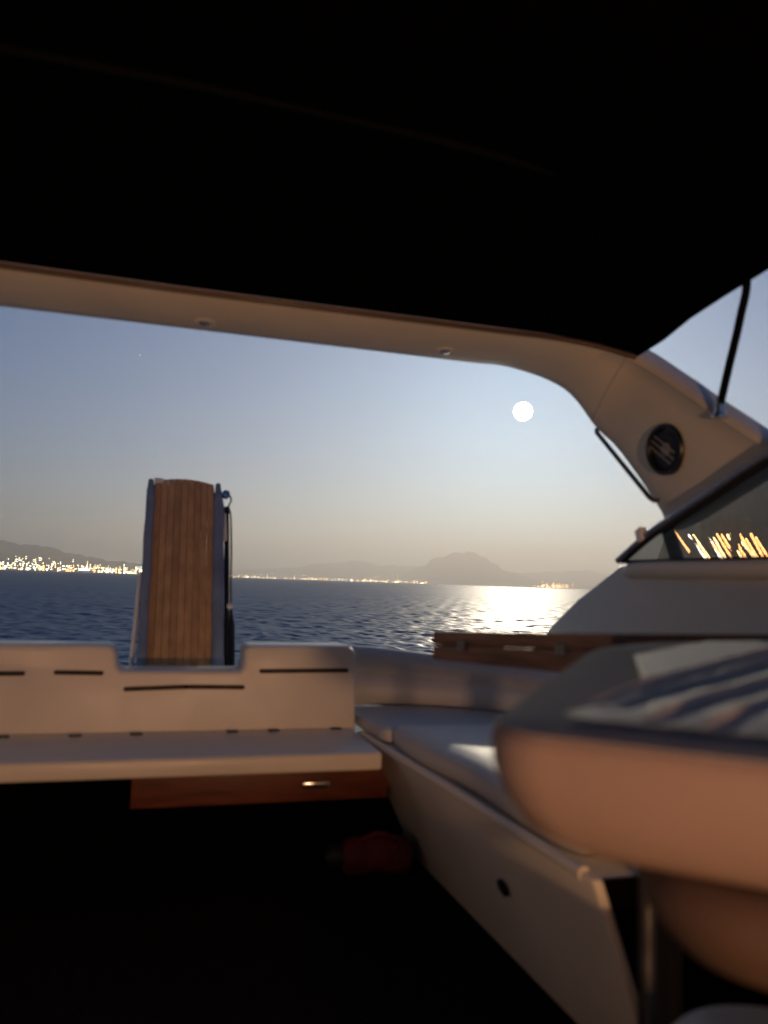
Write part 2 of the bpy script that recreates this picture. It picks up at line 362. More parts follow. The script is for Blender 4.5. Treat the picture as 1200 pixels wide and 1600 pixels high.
def streak_row(a0, e0, a1, e1, kind, label):
    bm = bmesh.new(); n = 17; P = []
    for i in range(n):
        t = i/(n-1); azd = a0 + (a1-a0)*t; el = e0 + (e1-0.45-e0)*t
        er = 0.5 + 0.5*0
        # frac on the slope whose height matches this elevation
        lo, hi = 0.02, 1.0
        for _ in range(24):
            mid = (lo+hi)/2; r, z = right_ground(azd, mid)
            if math.degrees(math.atan2(z, r)) < el: lo = mid
            else: hi = mid
        r, z = right_ground(azd, lo); P.append((azd, r - 4, z))
    base = P[0]; ba = R(base[0]); org = Vector((base[1]*math.sin(ba), base[1]*math.cos(ba), base[2]))
    for i, (azd, r, z) in enumerate(P):
        q = R(azd); c = Vector((r*math.sin(q), r*math.cos(q), z)) - org
        sx = random.uniform(6.0, 9.5); h = random.uniform(7, 10)
        b = box_bm((-sx/2, 0, -3), (sx/2, 5, h)); 
        rot = Matrix.Rotation(-q, 4, 'Z'); 
        vm = {}
        for v in b.verts: vm[v] = bm.verts.new(c + rot @ v.co)
        for f in b.faces: bm.faces.new([vm[v] for v in f.verts]).material_index = 0
        b.free()
        for (zz0, zz1) in ((0, h*.46), (h*.5, h*.96)):
            vs = [bm.verts.new(c + rot @ Vector(p)) for p in ((-sx*.42, -.2, zz0), (sx*.42, -.2, zz0), (sx*.42, -.2, zz1), (-sx*.42, -.2, zz1))]
            bm.faces.new(vs).material_index = 1
    me = bpy.data.meshes.new('light_streak'); bm.to_mesh(me); bm.free()
    me.materials.append(wallm); me.materials.append(streak_m[kind])
    o = bpy.data.objects.new('light_streak', me); C.objects.link(o); o.location = org
    tag(o, label, 'houses', 'modelled light streaks behind the side window')
streak_m = {'orange': emit('streak_orange', (1.0, 0.40, 0.12), 22.0), 'yellow': emit('streak_yellow', (1.0, 0.62, 0.25), 22.0), 'white': emit('streak_white', (1.0, 0.86, 0.62), 22.0)}
for s in streaks: streak_row(*s)

# ------------------------------------------------------------------ moon and star
bm = bmesh.new(); bmesh.ops.create_icosphere(bm, subdivisions=4, radius=40000*0.0122)
mo = from_bm('moon', bm, emit('moon_glow', (1.0, 0.97, 0.90), 14.0)); mo.location = moon_dir*40000
tag(mo, 'bright full moon hanging over the sea', 'moon')
bm = bmesh.new(); bmesh.ops.create_icosphere(bm, subdivisions=2, radius=40000*0.00075)
st = from_bm('star', bm, emit('star_glow', (1.0, 1.0, 1.0), 1.2))
def pix_dir(u, v): return (fw + rt*((u-600)/1202.3) - up*((v-800)/1202.3)).normalized()
st.location = EYE + pix_dir(219, 555)*40000
tag(st, 'single faint star in the blue sky below the arch', 'star')

# ------------------------------------------------------------------ the boat: fixed mouldings
boat = empty('motor_boat', 'open cockpit of a white motor boat with overhead arch', 'boat')
FL = 0.15
# hull and swim platform
def hull_ring(y, hw, top, bot, kb):
    return [(-hw, y, top), (-hw*0.97, y, bot+0.45), (-hw*0.6, y, bot+0.12), (0, y, bot-kb), (hw*0.6, y, bot+0.12), (hw*0.97, y, bot+0.45), (hw, y, top)]
rings = [hull_ring(2.62, 1.55, 0.12, -1.0, 0.1), hull_ring(0, 1.66, 0.12, -1.1, 0.15), hull_ring(-3, 1.5, 0.12, -1.1, 0.2), hull_ring(-5, 0.9, 0.12, -1.0, 0.2), hull_ring(-6.4, 0.05, 0.12, -0.5, 0.05)]
from_bm('hull', loft_bm(rings), gel, boat)
from_bm('swim_platform', box_bm((-1.3, 2.66, -0.42), (1.3, 3.35, -0.36), 0.02), gel, boat)
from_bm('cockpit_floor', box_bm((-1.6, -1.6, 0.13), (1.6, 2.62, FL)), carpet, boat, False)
# side coamings, starboard (in view) and port
cprof = [(-1.6, 1.10), (1.5, 1.10), (2.10, 1.108), (2.17, 1.098), (2.24, 1.065), (2.42, 0.985), (2.60, 0.885), (2.72, 0.80), (2.72, 0.14), (-1.6, 0.14)]
for sg in (1, -1):
    from_bm('coaming', prism_bm(cprof, 1.405*sg, 1.62*sg, lambda a, b, d: (d, a, b), 0.018, 3), gel_in, boat)
    rp = spline([(1.398*sg, -1.55, 1.083), (1.398*sg, 1.4, 1.083), (1.398*sg, 1.9, 1.085), (1.402*sg, 2.06, 1.084), (1.414*sg, 2.14, 1.075)], 6)
    from_bm('coaming_roll', tube_bm(rp, [0.026]*(len(rp)-5) + [0.024, 0.021, 0.017, 0.012, 0.006], 12), gel_in, boat)
# transom backrest with its notch
tp = [(-1.40, 0.13), (-1.40, 0.80), (-0.135, 0.80), (-0.118, 0.783), (-0.112, 0.735), (-0.098, 0.723), (0.262, 0.723), (0.272, 0.735), (0.272, 0.79), (0.284, 0.803), (0.615, 0.805), (0.637, 0.785), (0.645, 0.55), (0.645, 0.13)]
tr = from_bm('transom_backrest', prism_bm(tp, 2.50, 2.66, lambda a, b, d: (a, d, b), 0.012, 3), gel, boat)
def slot(x0, x1, z0, z1):
    h = 0.0065
    pts = []
    for k in range(7): t = math.pi/2 + math.pi*k/6; pts.append((x0 + h*math.cos(t)*.8, z0 + h*math.sin(t)))
    for k in range(7): t = -math.pi/2 + math.pi*k/6; pts.append((x1 + h*math.cos(t)*.8, z1 + h*math.sin(t)))
    from_bm('slot', prism_bm(pts, 2.493, 2.506, lambda a, b, d: (a, d, b)), rubber, tr, False)
for s in ((-0.56, -0.370, .716, .717), (-0.281, -0.152, .720, .718), (-0.082, 0.095, .670, .676), (0.095, 0.272, .676, .674), (0.326, 0.607, .724, .727), (-0.95, -0.70, .716, .716)): slot(*s)
# bench on the transom
be = from_bm('transom_bench', box_bm((-1.40, 2.13, 0.492), (0.632, 2.497, 0.542), 0.010, 3), gel, boat)
for x, y in ((-0.405, 2.455), (-0.211, 2.452), (-0.041, 2.456), (0.242, 2.462), (0.372, 2.468), (0.575, 2.478), (-0.62, 2.455)):
    from_bm('strap_slot', box_bm((x-.018, y-.007, .5405), (x+.018, y+.007, .5455), .002, 1), rubber, be, False)
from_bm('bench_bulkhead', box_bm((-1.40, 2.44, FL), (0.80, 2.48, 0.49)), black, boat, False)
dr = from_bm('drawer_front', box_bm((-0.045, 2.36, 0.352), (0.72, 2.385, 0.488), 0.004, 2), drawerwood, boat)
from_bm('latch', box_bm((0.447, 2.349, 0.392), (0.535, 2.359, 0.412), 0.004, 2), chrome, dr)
# side bench base (starboard), raked face
p = [(0.868, 1.19, FL-.01), (1.40, 1.19, FL-.01), (1.40, 2.66, FL-.01), (0.828, 2.66, FL-.01), (0.728, 1.19, 0.532), (1.40, 1.19, 0.532), (1.40, 2.66, 0.532), (0.646, 2.495, 0.532)]
sb = from_bm('side_bench_base', hexa_bm(p, 0.008, 3), gel_in, boat)
from_bm('bench_rim', tube_bm([(0.735, 1.23, 0.529), (0.70, 1.8, 0.529), (0.655, 2.44, 0.529)], 0.012, 10), gel, boat)
from_bm('end_shade_panel', hexa_bm([(0.882, 1.182, FL), (1.39, 1.182, FL), (1.39, 1.187, FL), (0.882, 1.187, FL), (0.745, 1.182, 0.534), (1.39, 1.182, 0.534), (1.39, 1.187, 0.534), (0.745, 1.187, 0.534)]), black, sb, False)  # added black sheet: shade on the bench end put into the colour
from_bm('outlet', disc_bm((0.7715, 1.63, 0.352), (-0.93, 0, -0.37), [(0.019, -0.004), (0.019, 0.004), (0.012, 0.006), (0.010, 0.0)]), rubber, sb)
# arch
A = [(-0.2, 2.3, 1.745), (0.5, 2.3, 1.745), (0.9, 2.3, 1.745), (1.086, 2.3, 1.743), (1.27, 2.285, 1.686), (1.368, 2.247, 1.557), (1.40, 2.175, 1.480), (1.42, 2.07, 1.36), (1.432, 1.985, 1.255), (1.438, 1.945, 1.195), (1.445, 1.70, 1.272)]
F = [(-0.2, 2.06, 1.772), (0.5, 2.05, 1.772), (0.9, 2.045, 1.772), (1.086, 2.036, 1.77), (1.22, 2.01, 1.752), (1.325, 1.962, 1.716), (1.372, 1.83, 1.612), (1.395, 1.69, 1.505), (1.42, 1.545, 1.400), (1.432, 1.47, 1.365), (1.445, 1.36, 1.375)]
A = [tuple(q) for q in A]; F = [tuple(q) for q in F]
def arch_half(sg):
    As, Fs = spline(A, 6), spline(F, 6); out = []
    for i in range(len(As)):
        a, f = Vector(As[i]), Vector(Fs[i])
        t = Vector(As[min(i+1, len(As)-1)]) - Vector(As[max(i-1, 0)]) + Vector(Fs[min(i+1, len(As)-1)]) - Vector(Fs[max(i-1, 0)])
        n = (f - a).cross(t).normalized()
        if n.dot(Vector((0.6, 0, 1))) < 0: n = -n
        e = (f - a).normalized(); L = (f-a).length; ring = []
        for s, h in ((0.0, 0.016), (0.012, 0.003), (0.035, -0.002), (0.2, -0.008), (0.5, -0.012), (0.8, -0.006), (0.93, 0.002), (0.965, -0.007), (0.99, 0.0), (1.0, 0.02), (0.99, 0.07), (0.93, 0.095), (0.5, 0.105), (0.08, 0.09), (0.0, 0.06)):
            q = a + e*(L*s) + n*h; ring.append((q.x*sg, q.y, q.z))
        out.append(ring)
    return out
hr = arch_half(1); hl = arch_half(-1)
mid_r = [[(x + 0, y, z) for x, y, z in r] for r in hr]
rings = list(reversed(hl))
# join both halves across the middle: drop the first stations so that the beam runs straight through
rings = [r for r in rings if r[0][0] < -0.05] + [r for r in hr if r[0][0] > 0.05]
from_bm('arch', loft_bm(rings), gel_in, boat, True, 50)
jr = [Vector(p_) for p_ in hr[29][1:9]]
from_bm('mould_joint', tube_bm(jr, 0.0016, 6), mat('joint_grey', (0.48, 0.44, 0.37), 0.6), boat)
tr_pts = [Vector(q) + Vector((0, -0.012, -0.004)) for q in spline(F[:6], 6)]
tr_pts = [q for q in tr_pts if q.x > 0.02]
trk = [Vector((-q.x, q.y, q.z)) for q in reversed(tr_pts)] + tr_pts
from_bm('canopy_track', tube_bm(trk, 0.008, 8), mat('track_brown', (0.10, 0.06, 0.04), 0.5, noise=0.2, scale=10), boat)
for x, y in ((0.082, 2.215), (0.812, 2.205), (-0.65, 2.215)):
    lt = from_bm('arch_light', disc_bm((x, y, 1.7455), (0, -0.11, -1), [(0.030, -0.004), (0.030, 0.003), (0.026, 0.006), (0.022, 0.006)]), gel, boat)
    from_bm('lens', disc_bm((x, y, 1.7455), (0, -0.11, -1), [(0.0215, 0.0), (0.0215, 0.0045), (0.010, 0.009), (0.0, 0.010)]), chrome, lt)
# loudspeaker in the arch leg
spn = Vector((-1, -0.09, -0.12)); spc = Vector((1.392, 1.902, 1.432))
sp = from_bm('loudspeaker', disc_bm(spc, spn, [(0.074, -0.03), (0.076, 0.006), (0.072, 0.012), (0.064, 0.012), (0.060, 0.004), (0.058, -0.004)]), cone_m, boat)
from_bm('cone', disc_bm(spc, spn, [(0.0575, 0.002), (0.048, 0.0045), (0.024, -0.010), (0.020, -0.012)]), cone_m, sp)
from_bm('dust_cap', disc_bm(spc, spn, [(0.024, -0.010), (0.022, 0.0), (0.014, 0.007), (0.0, 0.010)]), cone_g, sp)
spu = Vector((0, 0.82, 0.57)).normalized(); spv = spn.normalized().cross(spu).normalized()
for k in (-1, 0, 1):
    c0 = spc + spn.normalized()*0.014 + spu.cross(spn.normalized())*0.018*k
    from_bm('grille_bar', tube_bm([c0 - spv*0, c0 + spu*0.062*(1-.12*abs(k)), c0 - spu*0.0, c0 - spu*0.062*(1-.12*abs(k))][1::2], 0.0022, 6), cone_g, sp)
# grab rail on the aft edge of the leg
g0, g1 = Vector((1.375, 2.262, 1.556)), Vector((1.385, 1.952, 1.283))
dn = (g1-g0).normalized(); off = Vector((0.018, -0.006, 0.004))
gp = [g0 + off, g0 + off*.25 + dn*.006, g0 + dn*.02, g0 + dn*.1, g1 - dn*.1, g1 - dn*.02, g1 + off*.25 - dn*.006, g1 + off]
from_bm('grab_rail', tube_bm(gp, 0.0075, 10), dsteel, boat)
# side window with its frame
rail = spline([(1.387, 2.135, 1.112), (1.387, 1.984, 1.186), (1.387, 1.867, 1.230), (1.387, 1.707, 1.286), (1.387, 1.510, 1.355), (1.387, 1.10, 1.46), (1.387, 0.4, 1.55), (1.387, -0.8, 1.60)], 6)
wn = from_bm('side_window', tube_bm(rail, 0.0105, 12), mat('rail_steel', (0.34, 0.34, 0.35), 0.3, 0.9, noise=0.1, scale=20), boat)
from_bm('window_channel', tube_bm([Vector(q) + Vector((0.004, 0.006, -0.0145)) for q in rail[1:]], 0.009, 8), rubber, wn)
from_bm('sill_strip', tube_bm([(1.392, 2.10, 1.108), (1.392, 0.5, 1.108), (1.392, -0.8, 1.108)], 0.006, 8), rubber, wn)
gpts = [(q[1], q[2]-0.006) for q in rail[1:]] + [(-0.8, 1.104), (2.09, 1.104)]
glass = bpy.data.materials.new('tinted_glass'); glass.use_nodes = True
t = glass.node_tree; b = t.nodes['Principled BSDF']; out = t.nodes['Material Output']
tr_ = t.nodes.new('ShaderNodeBsdfTransparent'); tr_.inputs[0].default_value = (0.20, 0.21, 0.22, 1)
gl = t.nodes.new('ShaderNodeBsdfGlossy'); gl.inputs['Roughness'].default_value = 0.03
lw = t.nodes.new('ShaderNodeLayerWeight'); lw.inputs[0].default_value = 0.5
pw = t.nodes.new('ShaderNodeMath'); pw.operation = 'POWER'; pw.inputs[1].default_value = 5.0; t.links.new(lw.outputs['Facing'], pw.inputs[0])
fr = t.nodes.new('ShaderNodeMath'); fr.operation = 'MULTIPLY_ADD'; fr.inputs[1].default_value = 0.95; fr.inputs[2].default_value = 0.05; t.links.new(pw.outputs[0], fr.inputs[0])
mx = t.nodes.new('ShaderNodeMixShader'); t.links.new(fr.outputs[0], mx.inputs[0]); t.links.new(tr_.outputs[0], mx.inputs[1]); t.links.new(gl.outputs[0], mx.inputs[2])
t.links.new(mx.outputs[0], out.inputs['Surface'])
bm = bmesh.new(); bm.faces.new([bm.verts.new((1.396, y, z)) for y, z in gpts])
from_bm('pane', bm, glass, wn, False)
from_bm('mullion', hexa_bm([(1.412, 1.865, 1.10), (1.43, 1.865, 1.10), (1.43, 1.905, 1.10), (1.412, 1.905, 1.10), (1.412, 1.925, 1.235), (1.43, 1.925, 1.235), (1.43, 1.965, 1.225), (1.412, 1.965, 1.225)]), blue, wn, False)
from_bm('clip', hexa_bm([(1.370, 1.985, 1.176), (1.394, 1.985, 1.176), (1.394, 2.012, 1.164), (1.370, 2.012, 1.164), (1.370, 1.998, 1.212), (1.394, 1.998, 1.212), (1.394, 2.025, 1.199), (1.370, 2.025, 1.199)], 0.003, 2), mat('clip_white', (0.9, 0.9, 0.9), 0.3), wn)
# cabin bulkhead and deck forward of the cockpit, behind the viewer
from_bm('cabin_bulkhead', box_bm((-1.6, -1.75, 0.14), (1.6, -1.62, 1.22), 0.01), mat('bulkhead_teak', (0.10, 0.05, 0.03), 0.6, noise=0.3, scale=5, stretch=(6, 6, 1)), boat)
from_bm('foredeck', box_bm((-1.45, -4.2, 0.125), (1.45, -1.76, 1.2), 0.15, 3), gel, boat)

vs = empty('shade_box', 'unseen padded box added behind the viewer to shade the cockpit', 'seat')  # unseen box, added to keep the lamp off the side bench base
from_bm('box', box_bm((0.36, -0.85, FL), (1.15, -0.32, 0.50), 0.02), gel_in, vs)
from_bm('pad', box_bm((0.36, -0.85, 0.502), (1.15, -0.31, 0.61), 0.03, 3), vinyl, vs)

# cabin lamp on the bulkhead, behind the viewer: the warm light in the cockpit
lamp = empty('cabin_lamp', 'warm cabin lamp on the bulkhead behind the viewer', 'lamp')
LP = Vector((0.33, -1.60, 0.72))
from_bm('lamp_base', disc_bm(LP, (0, 1, 0), [(0.09, -0.018), (0.09, 0.01), (0.08, 0.018), (0.07, 0.018)]), chrome, lamp)
from_bm('lamp_shade', disc_bm(LP, (0, 1, 0), [(0.068, 0.015), (0.068, 0.03), (0.055, 0.05), (0.03, 0.06), (0.0, 0.063)]), emit('lamp_shade_glow', (1.0, 0.45, 0.17), 3.0), lamp)
ld = bpy.data.lights.new('lamp_light', 'POINT'); ld.energy = 78.0; ld.color = (1.0, 0.53, 0.27); ld.shadow_soft_size = 0.06
lo = bpy.data.objects.new('lamp_light', ld); C.objects.link(lo); lo.parent = lamp; lo.location = LP + Vector((0, 0.15, 0))

# ------------------------------------------------------------------ bimini canopy
bim = empty('bimini_top', 'black canvas bimini canopy stretched over the cockpit', 'canopy')
ys = np.linspace(2.035, -0.70, 60); us = np.linspace(-1, 1, 61)
def canopy_pt(u, y):
    e = np.interp(y, [-1.6, 0.5, 1.45, 1.53, 1.97, 2.035], [1.83, 1.83, 1.82, 1.818, 1.745, 1.728])
    hwid = np.interp(y, [-1.6, 1.53, 1.97, 2.035], [1.40, 1.365, 1.335, 1.327])
    c = np.interp(y, [-1.6, 0.8, 1.6, 2.035], [0.20, 0.22, 0.15, 0.083])
    zz = e + c*(1 - abs(u)**2.6)
    x = abs(hwid*u)
    if y > 1.7:
        t_ = (y - 1.7)/0.335; fy = np.interp(x, [0, 1.086, 1.22, 1.325], [2.045, 2.030, 2.004, 1.958]); fz = np.interp(x, [0, 1.086, 1.22, 1.325], [1.782, 1.782, 1.764, 1.728])
        zz = zz*(1-t_**2) + fz*t_**2; y = 1.7 + t_*(fy - 1.7)
    return (hwid*u, y, zz + 0.008*math.sin(9*u)*math.sin(3*y)*(1 if y < 1.7 else 0))
P = np.array([[canopy_pt(u, y) for u in us] for y in ys])
cn = grid_obj('canopy_fabric', P, black, bim)
md = cn.modifiers.new('thick', 'SOLIDIFY'); md.thickness = 0.004
for sg in (1, -1):
    hp = [Vector((P[j, -1 if sg > 0 else 0])) + Vector((0, 0, -0.006)) for j in range(0, 60, 3)]
    from_bm('hem', tube_bm(hp, 0.008, 8), black, bim)
bow = spline([(1.383, 1.668, 1.500), (1.385, 1.635, 1.60), (1.38, 1.585, 1.72), (1.367, 1.548, 1.815), (1.28, 1.52, 1.885), (1.0, 1.50, 1.935), (0.5, 1.48, 1.965), (0, 1.475, 1.972)], 6)
full = [Vector(q) for q in bow] + [Vector((-q[0], q[1], q[2])) for q in reversed(bow[:-1])]
from_bm('bow_tube', tube_bm(full, 0.0105, 10), mat('tube_black', (0.002, 0.002, 0.003), 0.7, 0.0, spec=0.1, noise=0.1, scale=20), bim)
for sg in (1, -1):
    from_bm('bow_foot', disc_bm((1.384*sg, 1.668, 1.478), (0, -0.05, 1), [(0.021, 0), (0.021, 0.008), (0.013, 0.014), (0.013, 0.05), (0.0, 0.052)], 16), chrome, bim)

# ------------------------------------------------------------------ gangway folded up at the stern
gw = empty('gangway', 'folded teak gangway standing up behind the transom with blue padded sides', 'gangway')
# frame along the leaning board: s = 0 at the foot, 1 at the top
B0, B1 = Vector((0.088, 2.70, 0.28)), Vector((0.074, 3.20, 1.392))
ge = (B1-B0).normalized(); gx = Vector((1, 0, 0)); gn = ge.cross(gx).normalized()
if gn.y > 0: gn = -gn                                        # faces the cockpit
GL = (B1-B0).length
def gpt(x, s, h): return B0 + gx*x + ge*(s*GL) + gn*h
nP = 9
for i in range(nP):
    x0 = -0.115 + 0.232*i/nP; x1 = -0.115 + 0.232*(i+1)/nP
    h = lambda x: 0.012*(1 - (x/0.118)**2)
    s1 = lambda x: 1.0 + 0.010*(1 - (x/0.118)**2)
    xa, xb = x0 + 0.0004, x1 - 0.0004
    from_bm('plank', hexa_bm([gpt(xa, 0, -0.02), gpt(xb, 0, -0.02), gpt(xb, 0, h(xb)), gpt(xa, 0, h(xa)), gpt(xa, s1(xa), -0.02), gpt(xb, s1(xb), -0.02), gpt(xb, s1(xb), h(xb)), gpt(xa, s1(xa), h(xa))], 0.0015, 1), teak if i % 3 else teak2, gw)
from_bm('back_board', hexa_bm([gpt(-.12, 0, -.045), gpt(.12, 0, -.045), gpt(.12, 0, -.021), gpt(-.12, 0, -.021), gpt(-.12, .995, -.045), gpt(.12, .995, -.045), gpt(.12, .995, -.021), gpt(-.12, .995, -.021)]), rubber, gw, False)
for sg, wdt in ((-1, 0.014), (1, 0.020)):
    path = [gpt(sg*(0.115 + wdt), s, 0.0) for s in np.linspace(0, 1.004, 24)]
    path = [q + gx*0.0018*math.sin(i*1.3) + gn*0.002*math.sin(i*2.1) for i, q in enumerate(path)]
    from_bm('side_padding', tube_bm(path, [0.0170 if sg < 0 else 0.0225]*22 + [0.015, 0.010], 14), blue, gw)
    path = [gpt(sg*(0.115 + wdt*1.1), s, -0.045) for s in np.linspace(0, 0.99, 12)]
    from_bm('side_rail', tube_bm(path, 0.016, 10), blue if sg < 0 else mat('navy_canvas', (0.018, 0.03, 0.07), 0.7, noise=0.2, scale=10), gw)
# steel strut on the left, rope and fittings on the right
from_bm('strut', tube_bm([gpt(-0.178, 0, -0.02), gpt(-0.166, 0.33, -0.02), gpt(-0.150, 0.68, -0.03)], 0.0085, 8), white, gw)
fit = from_bm('fittings_rail', tube_bm([gpt(0.172, s, -0.03) for s in np.linspace(0.02, .93, 10)], 0.011, 8), mat('fitting_black', (0.012, 0.014, 0.02), 0.5, noise=0.2, scale=20), gw)
from_bm('pulley', disc_bm(gpt(0.166, .975, -.02), gn, [(0.016, -.01), (0.018, 0), (0.016, .01), (0.006, .012)], 16), chrome, gw)
from_bm('bracket', hexa_bm([gpt(.150, .80, -.03), gpt(.172, .80, -.03), gpt(.172, .80, -.012), gpt(.150, .80, -.012), gpt(.150, .90, -.03), gpt(.168, .90, -.03), gpt(.168, .90, -.012), gpt(.150, .90, -.012)], .002, 1), white, gw)
from_bm('bracket', hexa_bm([gpt(-.118, .992, -.012), gpt(-.080, .992, -.012), gpt(-.080, .992, .006), gpt(-.118, .992, .006), gpt(-.118, 1.012, -.012), gpt(-.082, 1.010, -.012), gpt(-.082, 1.010, .006), gpt(-.118, 1.012, .006)], .002, 1), white, gw)
rope = spline([gpt(.170, .985, -.01), gpt(.186, .95, -.005), gpt(.176, .92, 0), gpt(.184, .88, .0), gpt(.186, .75, 0), gpt(.184, .60, .0), gpt(.190, .45, 0), gpt(.188, .30, 0), gpt(.180, .1, 0)], 5)
from_bm('rope', tube_bm(rope, 0.0035, 6), mat('rope_dark', (0.06, 0.06, 0.07), 0.9, noise=0.2, scale=50), gw)
from_bm('knob', disc_bm(gpt(.180, .565, .0), gn, [(.004, -.008), (.011, -.004), (.012, .004), (.004, .009)], 14), white, gw)
from_bm('fender_strip', tube_bm([gpt(.186, .24, 0), gpt(.188, .30, 0), gpt(.188, .5, 0), gpt(.184, .555, 0)], [.006, .011, .011, .005], 10), rubber, gw)
from_bm('foot_bracket', box_bm((-0.07, 2.64, -0.36), (0.24, 2.76, 0.30), 0.01), dsteel, gw)

# ------------------------------------------------------------------ cushions of the side bench
def rounded_cushion(name, poly, z0, z1, m, label, cat, group=None, crown=0.02, inset=0.035, wob=0.004, parent=None, seed=0):
    # plan outline (closed), rounded top and bottom; n points are rounded by a spline
    g = random.Random(seed)
    P2 = []
    n = len(poly)
    for i in range(n):
        p0, p1, p2, p3 = (np.array(poly[(i+k-1) % n], float) for k in range(4))
        for k in range(6):
            t = k/6; P2.append(0.5*((2*p1)+(p2-p0)*t+(2*p0-5*p1+4*p2-p3)*t*t+(3*p1-p0-3*p2+p3)*t**3))
    cen = sum(P2)/len(P2); rings = []
    h = z1 - z0
    prof = [(1.9, 0.0), (0.8, 0.0), (0.25, 0.10), (0.0, 0.32), (0.0, 0.62), (0.2, 0.86), (0.6, 0.97), (1.2, 1.02), (2.4, 1.06)]
    for ins, fz in prof:
        ring = []
        for p in P2:
            d = cen - p; L = np.linalg.norm(d); q = p + d/L*min(ins*inset, L*0.9)
            ring.append((q[0], q[1], z0 + h*fz + (crown*(ins/2.4) if fz > .9 else 0) + wob*math.sin(7*q[0] + 3*seed)*math.sin(9*q[1] + seed)))
        rings.append(ring)
    for fr_ in (0.55, 0.25):
        rings.append([(cen[0] + (x-cen[0])*fr_, cen[1] + (y-cen[1])*fr_, z1 + crown*(1.15 + .1*(1-fr_)) + h*.06 + wob*math.sin(8*x*fr_+seed)) for x, y, z in rings[8]])
    pr_ring = [Vector(p_) for p_ in rings[5]]
    o = from_bm(name, loft_bm(rings), m, parent, True, 70)
    from_bm('piping', tube_bm(pr_ring + pr_ring[:1], 0.0032, 6), m, o)
    if label: tag(o, label, cat, group)
    return o
CG = 'seat cushions of the side bench'
rounded_cushion('seat_cushion', [(0.660, 2.47), (0.668, 2.36), (0.675, 2.285), (0.72, 2.262), (0.95, 2.258), (1.27, 2.26), (1.28, 2.55), (1.05, 2.70), (0.74, 2.70), (0.668, 2.69), (0.658, 2.62)], 0.536, 0.578, vinyl, 'flat grey seat cushion in the corner beside the transom', 'cushion', CG, 0.004, 0.02, 0.002, seed=1)
rounded_cushion('seat_cushion', [(0.692, 2.20), (0.72, 1.7), (0.75, 1.32), (0.85, 1.28), (1.25, 1.28), (1.29, 1.3), (1.285, 1.9), (1.26, 2.22), (1.05, 2.245), (0.75, 2.245)], 0.536, 0.592, vinyl, 'plump grey seat cushion with moonlit edge partly behind the foreground cushion', 'cushion', CG, 0.010, 0.03, 0.004, seed=2)
# back pad following the corner
bp_path = spline([(0.672, 2.73, .79), (0.78, 2.725, .782), (0.98, 2.655, .765), (1.16, 2.53, .755), (1.275, 2.33, .752), (1.315, 2.0, .752), (1.32, 1.5, .752), (1.32, 1.2, .752)], 6)
rings = []
for i, q in enumerate(bp_path):
    q = np.array(q); t = np.array(bp_path[min(i+1, len(bp_path)-1)]) - np.array(bp_path[max(i-1, 0)]); t[2] = 0; t /= np.linalg.norm(t)
    n = np.array([-t[1], t[0], 0])                            # outward (away from the cockpit)
    zt = q[2]; zb = 0.575
    ring = []
    for a_, f_ in ((0.03, 0.0), (-0.025, 0.02), (-0.045, 0.12), (-0.050, 0.30), (-0.040, 0.46), (-0.020, 0.56), (-0.024, 0.62), (-0.034, 0.72), (-0.030, 0.88), (-0.010, 0.97), (0.02, 1.0), (0.05, 0.97), (0.06, 0.85), (0.06, 0.1)):
        p3 = q + n*a_; ring.append((p3[0], p3[1], zb + (zt-zb)*f_))
    rings.append(ring)
bk = from_bm('back_pad', loft_bm(rings), vinyl, None, True, 60)
tag(bk, 'long grey back pad curving round the corner of the side bench', 'cushion')

# ------------------------------------------------------------------ red bag on the floor
bag = empty('bag', 'small dark red bag lying on the black floor under the bench', 'bag')
cs = Vector((0.565, 2.31, 0.205)); ce = Vector((0.775, 2.275, 0.212))
pr = [(0, .030), (.04, .046), (.12, .053), (.3, .055), (.5, .052), (.7, .056), (.88, .053), (.96, .046), (1, .030)]
bb = from_bm('body', tube_bm([cs.lerp(ce, t_) for t_, _ in pr], [r_ for _, r_ in pr], 16), redcloth, bag)
for v in bb.data.vertices: v.co.z += 0.004*math.sin(40*v.co.x) ; v.co.y += 0.004*math.sin(31*v.co.x + 9*v.co.z)
from_bm('end_cap', tube_bm([cs + Vector((-.045, .006, -.01)), cs + Vector((-.02, .003, 0)), cs + Vector((.004, 0, 0))], [.022, .036, .038], 14), rubber, bag)
from_bm('strap', tube_bm(spline([cs.lerp(ce, .2) + Vector((0, -.03, .045)), cs.lerp(ce, .45) + Vector((0, -.045, .075)), cs.lerp(ce, .8) + Vector((0, -.03, .05))], 6), 0.006, 6), redcloth, bag)

# ------------------------------------------------------------------ folded wooden table
tb = empty('folding_table', 'folded two-layer wooden table top edge in front of the side window', 'table')
def wl(a, b, t_): return Vector(a).lerp(Vector(b), t_)
UL, ML, BL = Vector((0.515, 1.428, 0.929)), Vector((0.516, 1.430, 0.9015)), Vector((0.518, 1.432, 0.874))
UR, MR, BR = Vector((0.693, 1.082, 0.951)), Vector((0.695, 1.085, 0.923)), Vector((0.697, 1.088, 0.880))
back = Vector((0.14, 0.075, -0.012))                          # depth of the boards, tilted slightly away
gap = Vector((0, 0, 0.0005))
from_bm('board', hexa_bm([ML+gap, MR+gap, MR+gap+back, ML+gap+back, UL, UR, UR+back, UL+back], 0.003, 2), tablewood, tb)
from_bm('board', hexa_bm([BL, BR, BR+back, BL+back, ML-gap, MR-gap, MR-gap+back, ML-gap+back], 0.003, 2), tablewood, tb)
ins = back*0.12
